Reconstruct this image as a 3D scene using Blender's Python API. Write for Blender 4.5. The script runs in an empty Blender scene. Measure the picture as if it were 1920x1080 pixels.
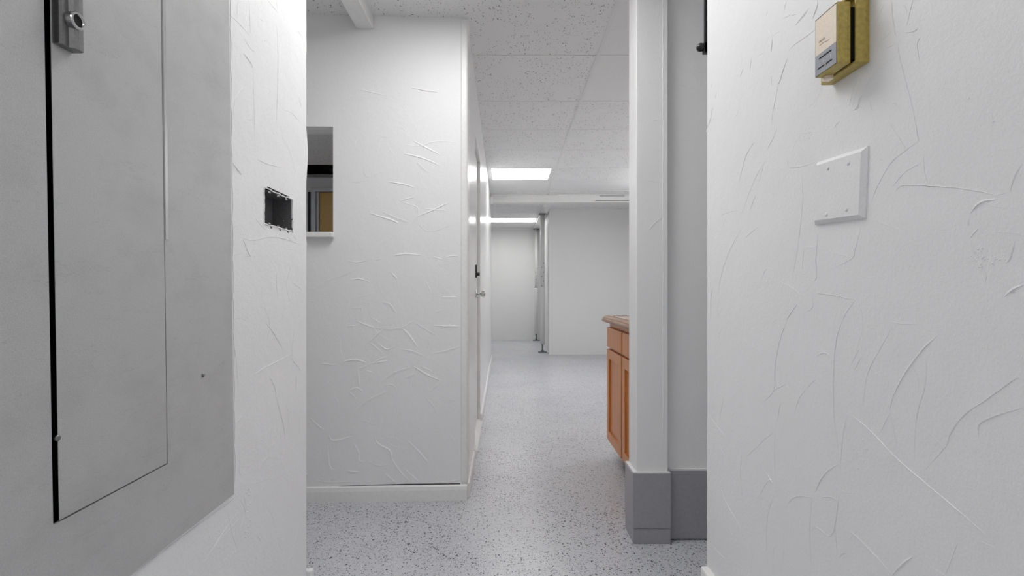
import bpy, bmesh, math, random
from mathutils import Vector, Matrix, noise as mnoise

# ------------------------------------------------------------------ camera, world, exposure
SC = bpy.context.scene
COL = SC.collection
random.seed(7)
H_CAM = 1.0          # camera height
F = 920.0            # focal length in pixels of the 1920 frame
VX, VY = 950.0, 547.0
CEIL = 2.32

cam_d = bpy.data.cameras.new('camera')
cam = bpy.data.objects.new('camera', cam_d)
COL.objects.link(cam)
cam_d.sensor_width = 36.0
cam_d.lens = F / 1920.0 * 36.0
cam_d.shift_x = (960 - VX) / 1920.0
cam_d.shift_y = (VY - 540) / 1920.0
cam_d.clip_start = 0.02
cam.location = (0, 0, H_CAM)
cam.rotation_euler = (math.pi / 2, 0, 0)
SC.camera = cam

world = bpy.data.worlds.new('world')
SC.world = world
world.use_nodes = True
world.node_tree.nodes['Background'].inputs[0].default_value = (0.9, 0.95, 1, 1)
world.node_tree.nodes['Background'].inputs[1].default_value = 0.02

SC.view_settings.view_transform = 'Standard'
SC.view_settings.look = 'None'
SC.view_settings.gamma = 1.0
SC.view_settings.use_curve_mapping = False
SC.view_settings.exposure = 0.0
SC.cycles.max_bounces = 16
SC.cycles.diffuse_bounces = 10
SC.cycles.sample_clamp_indirect = 4.0

# lens strength of every ceiling fixture; back, side and room are added fill
E_PASS, E_BACK_FILL, E_HALL, E_FAR, E_SIDE_FILL, E_ROOM_FILL = 9.0, 8.0, 12.0, 8.8, 28.0, 56.0

# ------------------------------------------------------------------ materials
def new_mat(name):
    m = bpy.data.materials.new(name)
    m.use_nodes = True
    return m, m.node_tree, m.node_tree.nodes['Principled BSDF']

def N(nt, typ, **kw):
    n = nt.nodes.new(typ)
    for k, v in kw.items():
        setattr(n, k, v)
    return n

def coords(nt, scale=(1, 1, 1)):
    tc = N(nt, 'ShaderNodeTexCoord')
    mp = N(nt, 'ShaderNodeMapping')
    mp.inputs['Scale'].default_value = scale
    nt.links.new(tc.outputs['Object'], mp.inputs['Vector'])
    return mp.outputs['Vector']

def noise_node(nt, vec, scale, detail=2, rough=0.5):
    n = N(nt, 'ShaderNodeTexNoise')
    n.inputs['Scale'].default_value = scale
    n.inputs['Detail'].default_value = detail
    n.inputs['Roughness'].default_value = rough
    nt.links.new(vec, n.inputs['Vector'])
    return n.outputs['Fac']

def math_node(nt, op, a, b=None, c=None):
    n = N(nt, 'ShaderNodeMath', operation=op)
    for i, v in enumerate((a, b, c)):
        if v is None:
            continue
        if isinstance(v, (int, float)):
            n.inputs[i].default_value = v
        else:
            nt.links.new(v, n.inputs[i])
    return n.outputs[0]

def bump(nt, height, dist, strength=1.0, normal=None):
    b = N(nt, 'ShaderNodeBump')
    b.inputs['Strength'].default_value = strength
    b.inputs['Distance'].default_value = dist
    nt.links.new(height, b.inputs['Height'])
    if normal is not None:
        nt.links.new(normal, b.inputs['Normal'])
    return b.outputs['Normal']

def ramp(nt, fac, stops):
    r = N(nt, 'ShaderNodeValToRGB')
    e = r.color_ramp.elements
    e[0].position, e[0].color = stops[0][0], (*stops[0][1], 1)
    e[1].position, e[1].color = stops[-1][0], (*stops[-1][1], 1)
    for p, c in stops[1:-1]:
        x = e.new(p)
        x.color = (*c, 1)
    nt.links.new(fac, r.inputs['Fac'])
    return r.outputs['Color']

def simple(name, col, rough=0.5, metal=0.0, grain=0.0, gscale=300, bumpd=0.0, bscale=200, spec=0.5):
    m, nt, p = new_mat(name)
    p.inputs['Roughness'].default_value = rough
    p.inputs['Metallic'].default_value = metal
    p.inputs['Specular IOR Level'].default_value = spec
    v = coords(nt)
    f = noise_node(nt, v, gscale, 3, 0.6)
    a = [max(0, c * (1 - grain)) for c in col]
    b = [min(1, c * (1 + grain)) for c in col]
    nt.links.new(ramp(nt, f, [(0.3, a), (0.7, b)]), p.inputs['Base Color'])
    if bumpd:
        nt.links.new(bump(nt, noise_node(nt, v, bscale, 2), bumpd), p.inputs['Normal'])
    return m

def plaster(name, col, rough=0.45, fine=0.0006, spec=0.45):
    """white painted, trowelled plaster: orange peel, slow waves, faint knife drags"""
    m, nt, p = new_mat(name)
    p.inputs['Roughness'].default_value = rough
    p.inputs['Specular IOR Level'].default_value = spec
    v = coords(nt)
    cf = noise_node(nt, v, 420, 2, 0.6)
    nt.links.new(ramp(nt, cf, [(0.25, [c * 0.955 for c in col]), (0.75, [min(1, c * 1.03) for c in col])]), p.inputs['Base Color'])
    n1 = bump(nt, noise_node(nt, v, 9, 3, 0.55), 0.006, 0.5)
    n2 = bump(nt, noise_node(nt, v, 160, 3, 0.6), fine, 1.0, n1)
    vs = coords(nt, (14, 14, 5))
    w = noise_node(nt, vs, 3.0, 6, 0.62)
    ridge = math_node(nt, 'ABSOLUTE', math_node(nt, 'SUBTRACT', w, 0.5))
    ridge = math_node(nt, 'MINIMUM', ridge, 0.012)
    n3 = bump(nt, ridge, 0.03, 0.35, n2)
    nt.links.new(n3, p.inputs['Normal'])
    return m

M = {}
M['plaster'] = plaster('white_trowelled_plaster', (0.855, 0.855, 0.86))
M['gloss_wall'] = plaster('white_gloss_wall', (0.83, 0.83, 0.83), rough=0.2, fine=0.0002, spec=0.6)
M['smooth_wall'] = simple('white_smooth_wall', (0.79, 0.79, 0.785), 0.5, grain=0.03, bumpd=0.0004)
M['trim'] = simple('white_gloss_trim', (0.82, 0.82, 0.81), 0.3, grain=0.03, gscale=60, bumpd=0.0008, bscale=60)
M['base_grey'] = simple('grey_floor_paint', (0.34, 0.34, 0.365), 0.4, grain=0.05, gscale=90, bumpd=0.0008, bscale=70)
M['panel'] = simple('grey_panel_enamel', (0.46, 0.46, 0.46), 0.42, grain=0.10, gscale=700, bumpd=0.00015, bscale=500)
def mat_panel():
    """grey enamel with speckle, faint smudges and a few long scuffs"""
    m, nt, p = new_mat('grey_panel_enamel')
    p.inputs['Roughness'].default_value = 0.42
    v = coords(nt)
    g = ramp(nt, noise_node(nt, v, 620, 3, 0.7), [(0.25, (0.43, 0.43, 0.43)), (0.75, (0.56, 0.56, 0.56))])
    sm = ramp(nt, noise_node(nt, coords(nt, (1, 7, 9)), 1.0, 6, 0.6), [(0.30, (0.88, 0.88, 0.88)), (0.52, (1, 1, 1))])
    sc = noise_node(nt, coords(nt, (1, 5, 26)), 1.3, 5, 0.65)
    ln = math_node(nt, 'ABSOLUTE', math_node(nt, 'SUBTRACT', sc, 0.60))
    sl = ramp(nt, ln, [(0.0, (0.84, 0.84, 0.84)), (0.006, (1, 1, 1))])
    for f in (sm, sl):
        mc = N(nt, 'ShaderNodeMix', data_type='RGBA', blend_type='MULTIPLY')
        mc.inputs['Factor'].default_value = 1.0
        nt.links.new(g, mc.inputs[6])
        nt.links.new(f, mc.inputs[7])
        g = mc.outputs[2]
    nt.links.new(g, p.inputs['Base Color'])
    nt.links.new(bump(nt, noise_node(nt, v, 500, 2), 0.0002), p.inputs['Normal'])
    return m
M['panel'] = mat_panel()
M['black'] = simple('black_void', (0.008, 0.008, 0.008), 0.8)
M['steel'] = simple('dull_steel', (0.22, 0.22, 0.22), 0.35, 0.9, grain=0.1)
M['dark_steel'] = simple('dark_steel', (0.16, 0.16, 0.165), 0.5, 0.4, grain=0.15, gscale=120)
M['hole'] = simple('dark_hole', (0.012, 0.012, 0.012), 0.9)
M['chrome'] = simple('worn_chrome', (0.6, 0.6, 0.6), 0.2, 1.0, grain=0.05)
M['black_metal'] = simple('black_metal', (0.012, 0.012, 0.012), 0.35, 0.2, grain=0.1)
M['brass'] = simple('tarnished_gold_paint', (0.45, 0.345, 0.085), 0.42, 0.1, grain=0.18, gscale=160)
M['cream'] = simple('cream_gold_face', (0.88, 0.775, 0.64), 0.4, grain=0.05, gscale=200)
M['silver'] = simple('silver_grey_face', (0.36, 0.37, 0.41), 0.4, 0.2, grain=0.05)
M['ink'] = simple('faint_ink', (0.36, 0.30, 0.24), 0.6)
M['white_ink'] = simple('white_ink', (0.8, 0.8, 0.78), 0.5)
M['mustard'] = simple('mustard_door_paint', (0.36, 0.185, 0.003), 0.4, grain=0.1, gscale=40)
M['door_frame'] = simple('grey_door_frame', (0.42, 0.43, 0.45), 0.5, grain=0.05)
M['cloth'] = simple('grey_insulation', (0.12, 0.12, 0.12), 0.9, grain=0.4, gscale=60, bumpd=0.004, bscale=40)
M['plenum'] = simple('dark_plenum', (0.03, 0.03, 0.03), 0.9)
M['plastic'] = simple('white_plastic', (0.85, 0.85, 0.84), 0.35)
M['room_wall'] = simple('grey_room_wall', (0.50, 0.50, 0.51), 0.6, grain=0.05)

def mat_fissured(name, strength):
    m, nt, p = new_mat(name)
    p.inputs['Roughness'].default_value = 0.8
    v = coords(nt)
    nd = N(nt, 'ShaderNodeTexNoise')
    nd.inputs['Scale'].default_value = 30
    nt.links.new(v, nd.inputs['Vector'])
    mix = N(nt, 'ShaderNodeVectorMath', operation='MULTIPLY_ADD')
    mix.inputs[1].default_value = (0.03, 0.03, 0.0)
    nt.links.new(nd.outputs['Color'], mix.inputs[0])
    nt.links.new(v, mix.inputs[2])
    def pits(sx, sy, thr, keep):
        mp = N(nt, 'ShaderNodeMapping')
        mp.inputs['Scale'].default_value = (sx, sy, 1)
        nt.links.new(mix.outputs[0], mp.inputs['Vector'])
        vo = N(nt, 'ShaderNodeTexVoronoi')
        vo.inputs['Scale'].default_value = 1.0
        nt.links.new(mp.outputs['Vector'], vo.inputs['Vector'])
        sep = N(nt, 'ShaderNodeSeparateColor')
        nt.links.new(vo.outputs['Color'], sep.inputs[0])
        a = math_node(nt, 'LESS_THAN', vo.outputs['Distance'], math_node(nt, 'MULTIPLY', sep.outputs[1], thr))
        b = math_node(nt, 'LESS_THAN', sep.outputs[0], keep)
        return math_node(nt, 'MULTIPLY', a, b)
    p1 = pits(120, 46, 0.30, 0.5)
    p2 = pits(60, 130, 0.28, 0.45)
    p3 = pits(190, 190, 0.30, 0.35)
    pit = math_node(nt, 'MAXIMUM', math_node(nt, 'MAXIMUM', p1, p2), p3)
    clump = noise_node(nt, v, 5, 2, 0.5)
    cl = math_node(nt, 'GREATER_THAN', clump, 0.40)
    pit = math_node(nt, 'MULTIPLY', math_node(nt, 'MULTIPLY', pit, cl), strength)
    base = ramp(nt, noise_node(nt, v, 300, 2), [(0.3, (0.80, 0.80, 0.80)), (0.7, (0.86, 0.86, 0.86))])
    mc = N(nt, 'ShaderNodeMix', data_type='RGBA')
    nt.links.new(pit, mc.inputs['Factor'])
    nt.links.new(base, mc.inputs[6])
    mc.inputs[7].default_value = (0.10, 0.10, 0.10, 1)
    nt.links.new(mc.outputs[2], p.inputs['Base Color'])
    nt.links.new(bump(nt, math_node(nt, 'SUBTRACT', 1.0, pit), 0.002, 0.6), p.inputs['Normal'])
    return m
M['tile'] = mat_fissured('fissured_ceiling_tile', 0.9)
M['tile_plain'] = mat_fissured('smooth_ceiling_tile', 0.10)

def mat_floor():
    m, nt, p = new_mat('flaked_epoxy_floor')
    p.inputs['Roughness'].default_value = 0.28
    p.inputs['Specular IOR Level'].default_value = 0.45
    v = coords(nt)
    nd = N(nt, 'ShaderNodeTexNoise')
    nd.inputs['Scale'].default_value = 45
    nt.links.new(v, nd.inputs['Vector'])
    mix = N(nt, 'ShaderNodeVectorMath', operation='MULTIPLY_ADD')
    mix.inputs[1].default_value = (0.022, 0.022, 0.0)
    nt.links.new(nd.outputs['Color'], mix.inputs[0])
    nt.links.new(v, mix.inputs[2])
    def flakes(scale, r, keep, dens):
        vo = N(nt, 'ShaderNodeTexVoronoi', voronoi_dimensions='2D')
        vo.inputs['Scale'].default_value = scale
        nt.links.new(mix.outputs[0], vo.inputs['Vector'])
        sep = N(nt, 'ShaderNodeSeparateColor')
        nt.links.new(vo.outputs['Color'], sep.inputs[0])
        a = math_node(nt, 'LESS_THAN', vo.outputs['Distance'], math_node(nt, 'MULTIPLY_ADD', sep.outputs[1], r, r * 0.35))
        b = math_node(nt, 'LESS_THAN', sep.outputs[0], math_node(nt, 'MULTIPLY', dens, keep))
        return math_node(nt, 'MULTIPLY', a, b)
    d = math_node(nt, 'MULTIPLY_ADD', noise_node(nt, v, 2.6, 3, 0.6), 2.4, -0.45)
    one = math_node(nt, 'ADD', 0.0, 1.0)
    b1 = flakes(95, 0.26, 0.30, d)
    b2 = flakes(170, 0.28, 0.30, d)
    w1 = flakes(105, 0.24, 0.14, one)
    w2 = flakes(210, 0.28, 0.20, one)
    g1 = flakes(150, 0.30, 0.30, one)
    base = ramp(nt, noise_node(nt, v, 1.6, 3, 0.6), [(0.3, (0.53, 0.538, 0.58)), (0.7, (0.61, 0.618, 0.645))])
    col = base
    for f, c in ((g1, (0.27, 0.27, 0.31)), (w2, (0.56, 0.57, 0.59)), (w1, (0.72, 0.72, 0.72)), (b2, (0.035, 0.035, 0.05)), (b1, (0.012, 0.012, 0.02))):
        mc = N(nt, 'ShaderNodeMix', data_type='RGBA')
        nt.links.new(f, mc.inputs['Factor'])
        nt.links.new(col, mc.inputs[6])
        mc.inputs[7].default_value = (*c, 1)
        col = mc.outputs[2]
    nt.links.new(col, p.inputs['Base Color'])
    n1 = bump(nt, noise_node(nt, v, 14, 2), 0.002, 0.5)
    nt.links.new(bump(nt, noise_node(nt, v, 120, 2), 0.0004, 0.6, n1), p.inputs['Normal'])
    return m
M['floor'] = mat_floor()

def mat_wood(name, dark, light, scale=(30, 30, 2.2)):
    m, nt, p = new_mat(name)
    p.inputs['Roughness'].default_value = 0.35
    v = coords(nt, scale)
    f = noise_node(nt, v, 2.2, 6, 0.65)
    nt.links.new(ramp(nt, f, [(0.3, dark), (0.7, light)]), p.inputs['Base Color'])
    nt.links.new(bump(nt, f, 0.0006, 0.5), p.inputs['Normal'])
    return m
M['wood'] = mat_wood('orange_maple', (0.46, 0.155, 0.030), (0.58, 0.225, 0.055))
M['wood_top'] = mat_wood('brown_edge_wood', (0.24, 0.115, 0.055), (0.40, 0.21, 0.11), (30, 3, 30))
M['counter_tile'] = simple('beige_counter_tile', (0.52, 0.42, 0.34), 0.2, grain=0.1, gscale=30)

def mat_lens(name, strength):
    m, nt, p = new_mat(name)
    p.inputs['Base Color'].default_value = (0.9, 0.9, 0.9, 1)
    v = coords(nt, (1, 1, 1))
    wv = N(nt, 'ShaderNodeTexWave')
    wv.bands_direction = 'Y'
    wv.inputs['Scale'].default_value = 5.0
    nt.links.new(v, wv.inputs['Vector'])
    s = math_node(nt, 'MULTIPLY', math_node(nt, 'MULTIPLY_ADD', wv.outputs['Fac'], 0.25, 0.87), strength)
    p.inputs['Emission Color'].default_value = (1.0, 0.995, 0.985, 1)
    nt.links.new(s, p.inputs['Emission Strength'])
    return m

# ------------------------------------------------------------------ object helpers
def obj(name, bm, mats, parent=None, smooth=False):
    bmesh.ops.recalc_face_normals(bm, faces=bm.faces)
    me = bpy.data.meshes.new(name)
    bm.to_mesh(me)
    bm.free()
    if not isinstance(mats, (list, tuple)):
        mats = [mats]
    for mt in mats:
        me.materials.append(mt)
    if smooth:
        for p in me.polygons:
            p.use_smooth = True
    o = bpy.data.objects.new(name, me)
    COL.objects.link(o)
    if parent:
        o.parent = parent
    return o

def thing(name, label, cat, loc=(0, 0, 0), rot=(0, 0, 0), group=None):
    o = bpy.data.objects.new(name, None)
    o.empty_display_size = 0.05
    COL.objects.link(o)
    o.location = loc
    o.rotation_euler = rot
    tag(o, label, cat, group)
    return o

def tag(o, label, cat, group=None):
    o['label'] = label
    o['category'] = cat
    if group:
        o['group'] = group
    return o

def struct(name, bm, mats, label=None, cat=None, smooth=False):
    o = obj(name, bm, mats, None, smooth)
    o['kind'] = 'structure'
    if label:
        o['label'] = label
        o['category'] = cat
    return o

def box(bm, x0, x1, y0, y1, z0, z1, bev=0.0, seg=2, mi=0):
    vs = [bm.verts.new(c) for c in ((x0, y0, z0), (x1, y0, z0), (x1, y1, z0), (x0, y1, z0), (x0, y0, z1), (x1, y0, z1), (x1, y1, z1), (x0, y1, z1))]
    fs = [bm.faces.new([vs[i] for i in q]) for q in ((0, 3, 2, 1), (4, 5, 6, 7), (0, 1, 5, 4), (1, 2, 6, 5), (2, 3, 7, 6), (3, 0, 4, 7))]
    for f in fs:
        f.material_index = mi
    if bev:
        es = list({e for f in fs for e in f.edges})
        bmesh.ops.bevel(bm, geom=es, offset=bev, segments=seg, profile=0.5, affect='EDGES')
    return bm

def B(*a, **k):
    return box(bmesh.new(), *a, **k)

def lathe(bm, prof, centre, axis, n=24):
    """revolve (r, h) pairs about axis through centre"""
    ax = Vector(axis).normalized()
    t = Vector((0, 0, 1)) if abs(ax.z) < 0.9 else Vector((1, 0, 0))
    u = ax.cross(t).normalized()
    w = ax.cross(u)
    c = Vector(centre)
    rings = []
    for r, h in prof:
        if r < 1e-6:
            rings.append([bm.verts.new(c + ax * h)])
        else:
            rings.append([bm.verts.new(c + ax * h + (u * math.cos(a) + w * math.sin(a)) * r) for a in [2 * math.pi * i / n for i in range(n)]])
    for a, b in zip(rings, rings[1:]):
        for i in range(n):
            j = (i + 1) % n
            if len(a) == 1 and len(b) == 1:
                continue
            if len(a) == 1:
                bm.faces.new((a[0], b[j], b[i]))
            elif len(b) == 1:
                bm.faces.new((a[i], a[j], b[0]))
            else:
                bm.faces.new((a[i], a[j], b[j], b[i]))
    return bm

def prism(bm, poly, d):
    """extrude a planar polygon (3-D points) along d"""
    d = Vector(d)
    a = [bm.verts.new(p) for p in poly]
    b = [bm.verts.new(Vector(p) + d) for p in poly]
    bm.faces.new(a)
    bm.faces.new(b[::-1])
    n = len(a)
    for i in range(n):
        j = (i + 1) % n
        bm.faces.new((a[i], b[i], b[j], a[j]))
    return bm

def slab(p0, p1, thick, z0, z1, holes=(), us=(), zs=(), mi=0):
    """upright wall from p0 to p1 (front face), thickness to the left of that direction, with rectangular holes (u0,u1,z0,z1)"""
    bm = bmesh.new()
    p0, p1 = Vector((p0[0], p0[1], 0)), Vector((p1[0], p1[1], 0))
    L = (p1 - p0).length
    d = (p1 - p0) / L
    nrm = Vector((-d.y, d.x, 0)) * thick
    U = sorted({round(v, 5) for v in [0, L, *us, *[h[0] for h in holes], *[h[1] for h in holes]] if -1e-6 <= v <= L + 1e-6})
    Z = sorted({round(v, 5) for v in [z0, z1, *zs, *[h[2] for h in holes], *[h[3] for h in holes]] if z0 - 1e-6 <= v <= z1 + 1e-6})
    def filled(i, j):
        if not (0 <= i < len(U) - 1 and 0 <= j < len(Z) - 1):
            return False
        u, z = (U[i] + U[i + 1]) / 2, (Z[j] + Z[j + 1]) / 2
        return not any(h[0] < u < h[1] and h[2] < z < h[3] for h in holes)
    fr, bk = {}, {}
    def vf(i, j, back):
        D = bk if back else fr
        if (i, j) not in D:
            D[i, j] = bm.verts.new(p0 + d * U[i] + Vector((0, 0, Z[j])) + (nrm if back else Vector()))
        return D[i, j]
    for i in range(len(U) - 1):
        for j in range(len(Z) - 1):
            if not filled(i, j):
                continue
            bm.faces.new((vf(i, j, 0), vf(i + 1, j, 0), vf(i + 1, j + 1, 0), vf(i, j + 1, 0))).material_index = mi
            bm.faces.new((vf(i, j, 1), vf(i, j + 1, 1), vf(i + 1, j + 1, 1), vf(i + 1, j, 1))).material_index = mi
            for (di, dj, a, b) in ((-1, 0, (i, j), (i, j + 1)), (1, 0, (i + 1, j), (i + 1, j + 1)), (0, -1, (i, j), (i + 1, j)), (0, 1, (i, j + 1), (i + 1, j + 1))):
                if not filled(i + di, j + dj):
                    bm.faces.new((vf(*a, 0), vf(*b, 0), vf(*b, 1), vf(*a, 1))).material_index = mi
    return bm

# ------------------------------------------------------------------ trowel strokes on the plaster
def ray(px, py):
    return Vector(((px - VX) / F, 1.0, (VY - py) / F))

def on_plane(px, py, p, n):
    o = Vector((0, 0, H_CAM))
    r = ray(px, py)
    return o + r * ((Vector(p) - o).dot(n) / r.dot(n))

def smooth_line(pts, k=5):
    if len(pts) == 2:
        return [pts[0].lerp(pts[1], i / 6) for i in range(7)]
    P = [pts[0] * 2 - pts[1]] + pts + [pts[-1] * 2 - pts[-2]]
    out = []
    for i in range(1, len(P) - 2):
        a, b, c, d = P[i - 1:i + 3]
        for s in range(k):
            t = s / k
            out.append(0.5 * ((2 * b) + (c - a) * t + (2 * a - 5 * b + 4 * c - d) * t * t + (3 * b - a - 3 * c + d) * t ** 3))
    out.append(pts[-1])
    return out

def stroke(bm, pts, n, light, dark, h, wg, ws):
    """a trowel ridge: one long gentle flank and one steep flank; steep flank turned towards or away from 'light'"""
    P = smooth_line(pts)
    L = len(P) - 1
    chord = P[-1] - P[0]
    if chord.length < 1e-5:
        return
    side = n.cross(chord).normalized()
    sgn = 1 if side.dot(light) < 0 else -1
    if not dark:
        sgn = -sgn
    rows = []
    for i, p in enumerate(P):
        t = (P[min(i + 1, L)] - P[max(i - 1, 0)])
        if t.length < 1e-7:
            t = chord
        s = n.cross(t.normalized()) * sgn
        k = max(0.06, min(1.0, math.sin(math.pi * (i + 0.25) / (L + 0.5)) ** 0.6 * (0.8 + 0.5 * mnoise.noise(p * 60))))
        j = s * (mnoise.noise(p * 90) * 0.0006)
        rows.append([bm.verts.new(q) for q in (p - s * wg * (0.5 + 0.5 * k) - n * 0.0006 + j, p + n * h * k + j, p + s * ws - n * 0.0006 + j)])
    for a, b in zip(rows, rows[1:]):
        for c in (0, 1):
            bm.faces.new((a[c], a[c + 1], b[c + 1], b[c]))

def strokes(bm, text, ox, oy, sc, plane_p, n, light, scale=1.0):
    n = Vector(n).normalized()
    for line in text.strip().splitlines():
        kind, rest = line.split(None, 1)
        v = [float(x) for x in rest.replace(',', ' ').split()]
        pts = [on_plane(ox + v[i] / sc, oy + v[i + 1] / sc, plane_p, n) for i in range(0, len(v), 2)]
        strong = kind.isupper()
        h = (0.0015 if strong else 0.0009) * scale
        dk = kind.lower() == 'd'
        stroke(bm, pts, n, Vector(light), dk, h * (1.0 if dk else 0.75), (0.0042 if strong else 0.0032) * scale * (1.0 if dk else 1.8 if scale > 2 else 0.5), (0.0009 if strong else 0.0006) * scale)

def nubs(bm, count, fn, n, r0=0.0008, r1=0.002):
    n = Vector(n).normalized()
    t = Vector((0, 0, 1))
    s = n.cross(t).normalized()
    for _ in range(count):
        c = fn()
        r = random.uniform(r0, r1)
        e = random.uniform(0.6, 1.6)
        ring = [bm.verts.new(c - n * 0.0003 + s * math.cos(a) * r + t * math.sin(a) * r * e) for a in [i * math.pi / 3 for i in range(6)]]
        top = bm.verts.new(c + n * r * 0.55)
        for i in range(6):
            bm.faces.new((ring[i], ring[(i + 1) % 6], top))

def random_strokes(bm, count, fn, n, light, size=(0.03, 0.12), h=0.0006):
    n = Vector(n).normalized()
    t = Vector((0, 0, 1))
    s = n.cross(t).normalized()
    for _ in range(count):
        c = fn()
        a = random.uniform(0, 2 * math.pi)
        d = s * math.cos(a) + t * math.sin(a)
        q = n.cross(d)
        L = random.uniform(*size)
        k = random.uniform(-0.25, 0.25)
        stroke(bm, [c - d * L / 2, c + q * L * k, c + d * L / 2], n, Vector(light), random.random() < 0.5, h * random.uniform(0.6, 1.3), 0.004, 0.0006)

RW, LW = 0.55, -0.58         # faces of the right and left walls of the passage
RE, LE = 1.349, 1.424        # where those walls end

# ------------------------------------------------------------------ floor and ceiling
bm = bmesh.new()
box(bm, -3.4, 2.4, -2.6, 10.4, -0.06, 0.0)
struct('floor', bm, M['floor'])

TROFFERS = {'pass': (-0.46, 0.16, 1.10, 1.95), 'back': (-0.33, 0.28, -1.5, -0.9), 'hall': (-0.185, 0.50, 5.235, 5.80),
            'far': (-0.66, 0.557, 8.78, 9.33)}
MISSING = (-2.75, -0.45, 5.10, 5.58)
SEAMS = [-2.0, -1.4, -0.8, -0.2, 0.35, 0.95, 1.55, 2.15, 2.741, 3.40, 3.995, 4.565, 5.234, 5.81, 6.40, 7.0, 7.6, 8.2, 8.78, 9.33, 9.9]
bm = bmesh.new()
holes = list(TROFFERS.values()) + [MISSING]
XS = sorted({-3.4, 2.4, 0.51, 1.12, 1.73, *[h[0] for h in holes], *[h[1] for h in holes]})
YS = sorted({-2.6, 10.4, *SEAMS, *[h[2] for h in holes], *[h[3] for h in holes]})
grid = {}
def cv(i, j, z):
    if (i, j, z) not in grid:
        grid[i, j, z] = bm.verts.new((XS[i], YS[j], z))
    return grid[i, j, z]
for i in range(len(XS) - 1):
    for j in range(len(YS) - 1):
        x, y = (XS[i] + XS[i + 1]) / 2, (YS[j] + YS[j + 1]) / 2
        if any(h[0] < x < h[1] and h[2] < y < h[3] for h in holes):
            continue
        plain = (x > 0.5 and 2.0 < y < 3.4) or (x > 0.5 and 5.8 < y < 6.4) or (5.8 < y < 6.4)
        for z in (CEIL, CEIL + 0.016):
            bm.faces.new((cv(i, j, z), cv(i + 1, j, z), cv(i + 1, j + 1, z), cv(i, j + 1, z))).material_index = 1 if plain else 0
# painted-over grid bars: thin flat strips just under the tiles
def bar(x0, y0, x1, y1, w=0.009, d=0.0030):
    a, b = Vector((x0, y0, CEIL)), Vector((x1, y1, CEIL))
    s = (b - a).normalized().cross(Vector((0, 0, 1))) * w
    pts = [a - s, b - s, b + s, a + s]
    vs = [bm.verts.new(p + Vector((0, 0, 0.001))) for p in pts] + [bm.verts.new(p - Vector((0, 0, d))) for p in pts]
    for q in ((4, 5, 6, 7), (0, 1, 5, 4), (1, 2, 6, 5), (2, 3, 7, 6), (3, 0, 4, 7)):
        bm.faces.new([vs[k] for k in q]).material_index = 2
bar(0.505, 2.0, 0.572, 10.3)
for y in SEAMS:
    if y > 2.6 and y < 9.8:
        bar(-0.18, y, 0.5, y + random.uniform(-0.006, 0.006), 0.004, 0.0026)
        bar(0.52, y, 2.3, y + random.uniform(-0.01, 0.01), 0.004, 0.0026)
struct('ceiling', bm, [M['tile'], M['tile_plain'], M['smooth_wall']])
bm = bmesh.new()
box(bm, -3.4, 2.4, -2.6, 10.4, 2.78, 2.84)
struct('trim_1', bm, M['plenum'])

# ------------------------------------------------------------------ wall_left (with the electrical cover and the open box)
BOX = (1.173, 1.327, 1.163, 1.249)           # y0, y1, z0, z1 of the open wiring box
Y0 = -2.5
zdense = [0.2 + 0.02 * i for i in range(85)]
bm = slab((LW, Y0), (LW, LE), 0.13, 0, CEIL, holes=[(BOX[0] - Y0, BOX[1] - Y0, BOX[2], BOX[3]), (0.50 - Y0, 0.97 - Y0, 0.62, 1.72)],
          us=[LE - Y0 - 0.004, LE - Y0 - 0.02], zs=zdense)
for v in bm.verts:
    if v.co.x > LW - 1e-4 and v.co.y > LE - 1e-4:
        z = v.co.z
        v.co.y += 0.004 * mnoise.noise(Vector((z * 30, 1.3, 0))) - 0.003
        v.co.y += 0.014 * math.exp(-((z - 1.40) / 0.075) ** 2) + 0.006 * math.exp(-((z - 1.72) / 0.06) ** 2) + 0.010 * math.exp(-((z - 1.135) / 0.018) ** 2)
        v.co.x -= 0.002
nL = (1, 0, 0)
lightL = (0, 0.7, 0.7)
strokes(bm, '''
l 50,75 120,140 185,212
l 183,20 188,200
d 290,0 355,80
l 245,110 268,130
D 145,315 180,360 205,405
l 205,420 210,650 215,835
d 345,150 353,350 348,550 345,740
l 160,500 100,590 80,740
l 165,712 210,715
D 60,940 135,1040
L 225,948 300,980 380,997
d 480,580 490,640
l 150,230 190,290 215,310
l 345,10 348,60''', 410, 0, 3.177, (LW, 0, 0), nL, lightL)
strokes(bm, '''
L 135,145 200,160 310,140 400,155 490,190
D 145,155 170,220 190,260
d 215,30 280,100
l 60,260 160,230
D 280,650 330,720 385,810
L 195,970 300,905 460,830
D 430,860 490,940
D 305,980 330,1030 345,1080
d 85,690 105,900 118,1060
d 440,415 500,455
d 462,960 460,1060
l 440,130 465,160
d 410,140 440,165
L 70,960 100,970''', 410, 400, 3.177, (LW, 0, 0), nL, lightL)
strokes(bm, '''
l 1430,730 1330,840 1230,960
l 1800,650 1750,900 1680,1075
D 1640,0 1680,150 1700,270
l 1540,420 1600,375 1670,385
d 1530,830 1560,885
L 1430,620 1460,700 1430,800
d 1450,600 1470,690
l 1480,540 1600,500
d 1130,1070 1150,1050''', 0, 740, 3.177, (LW, 0, 0), nL, lightL)
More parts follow.
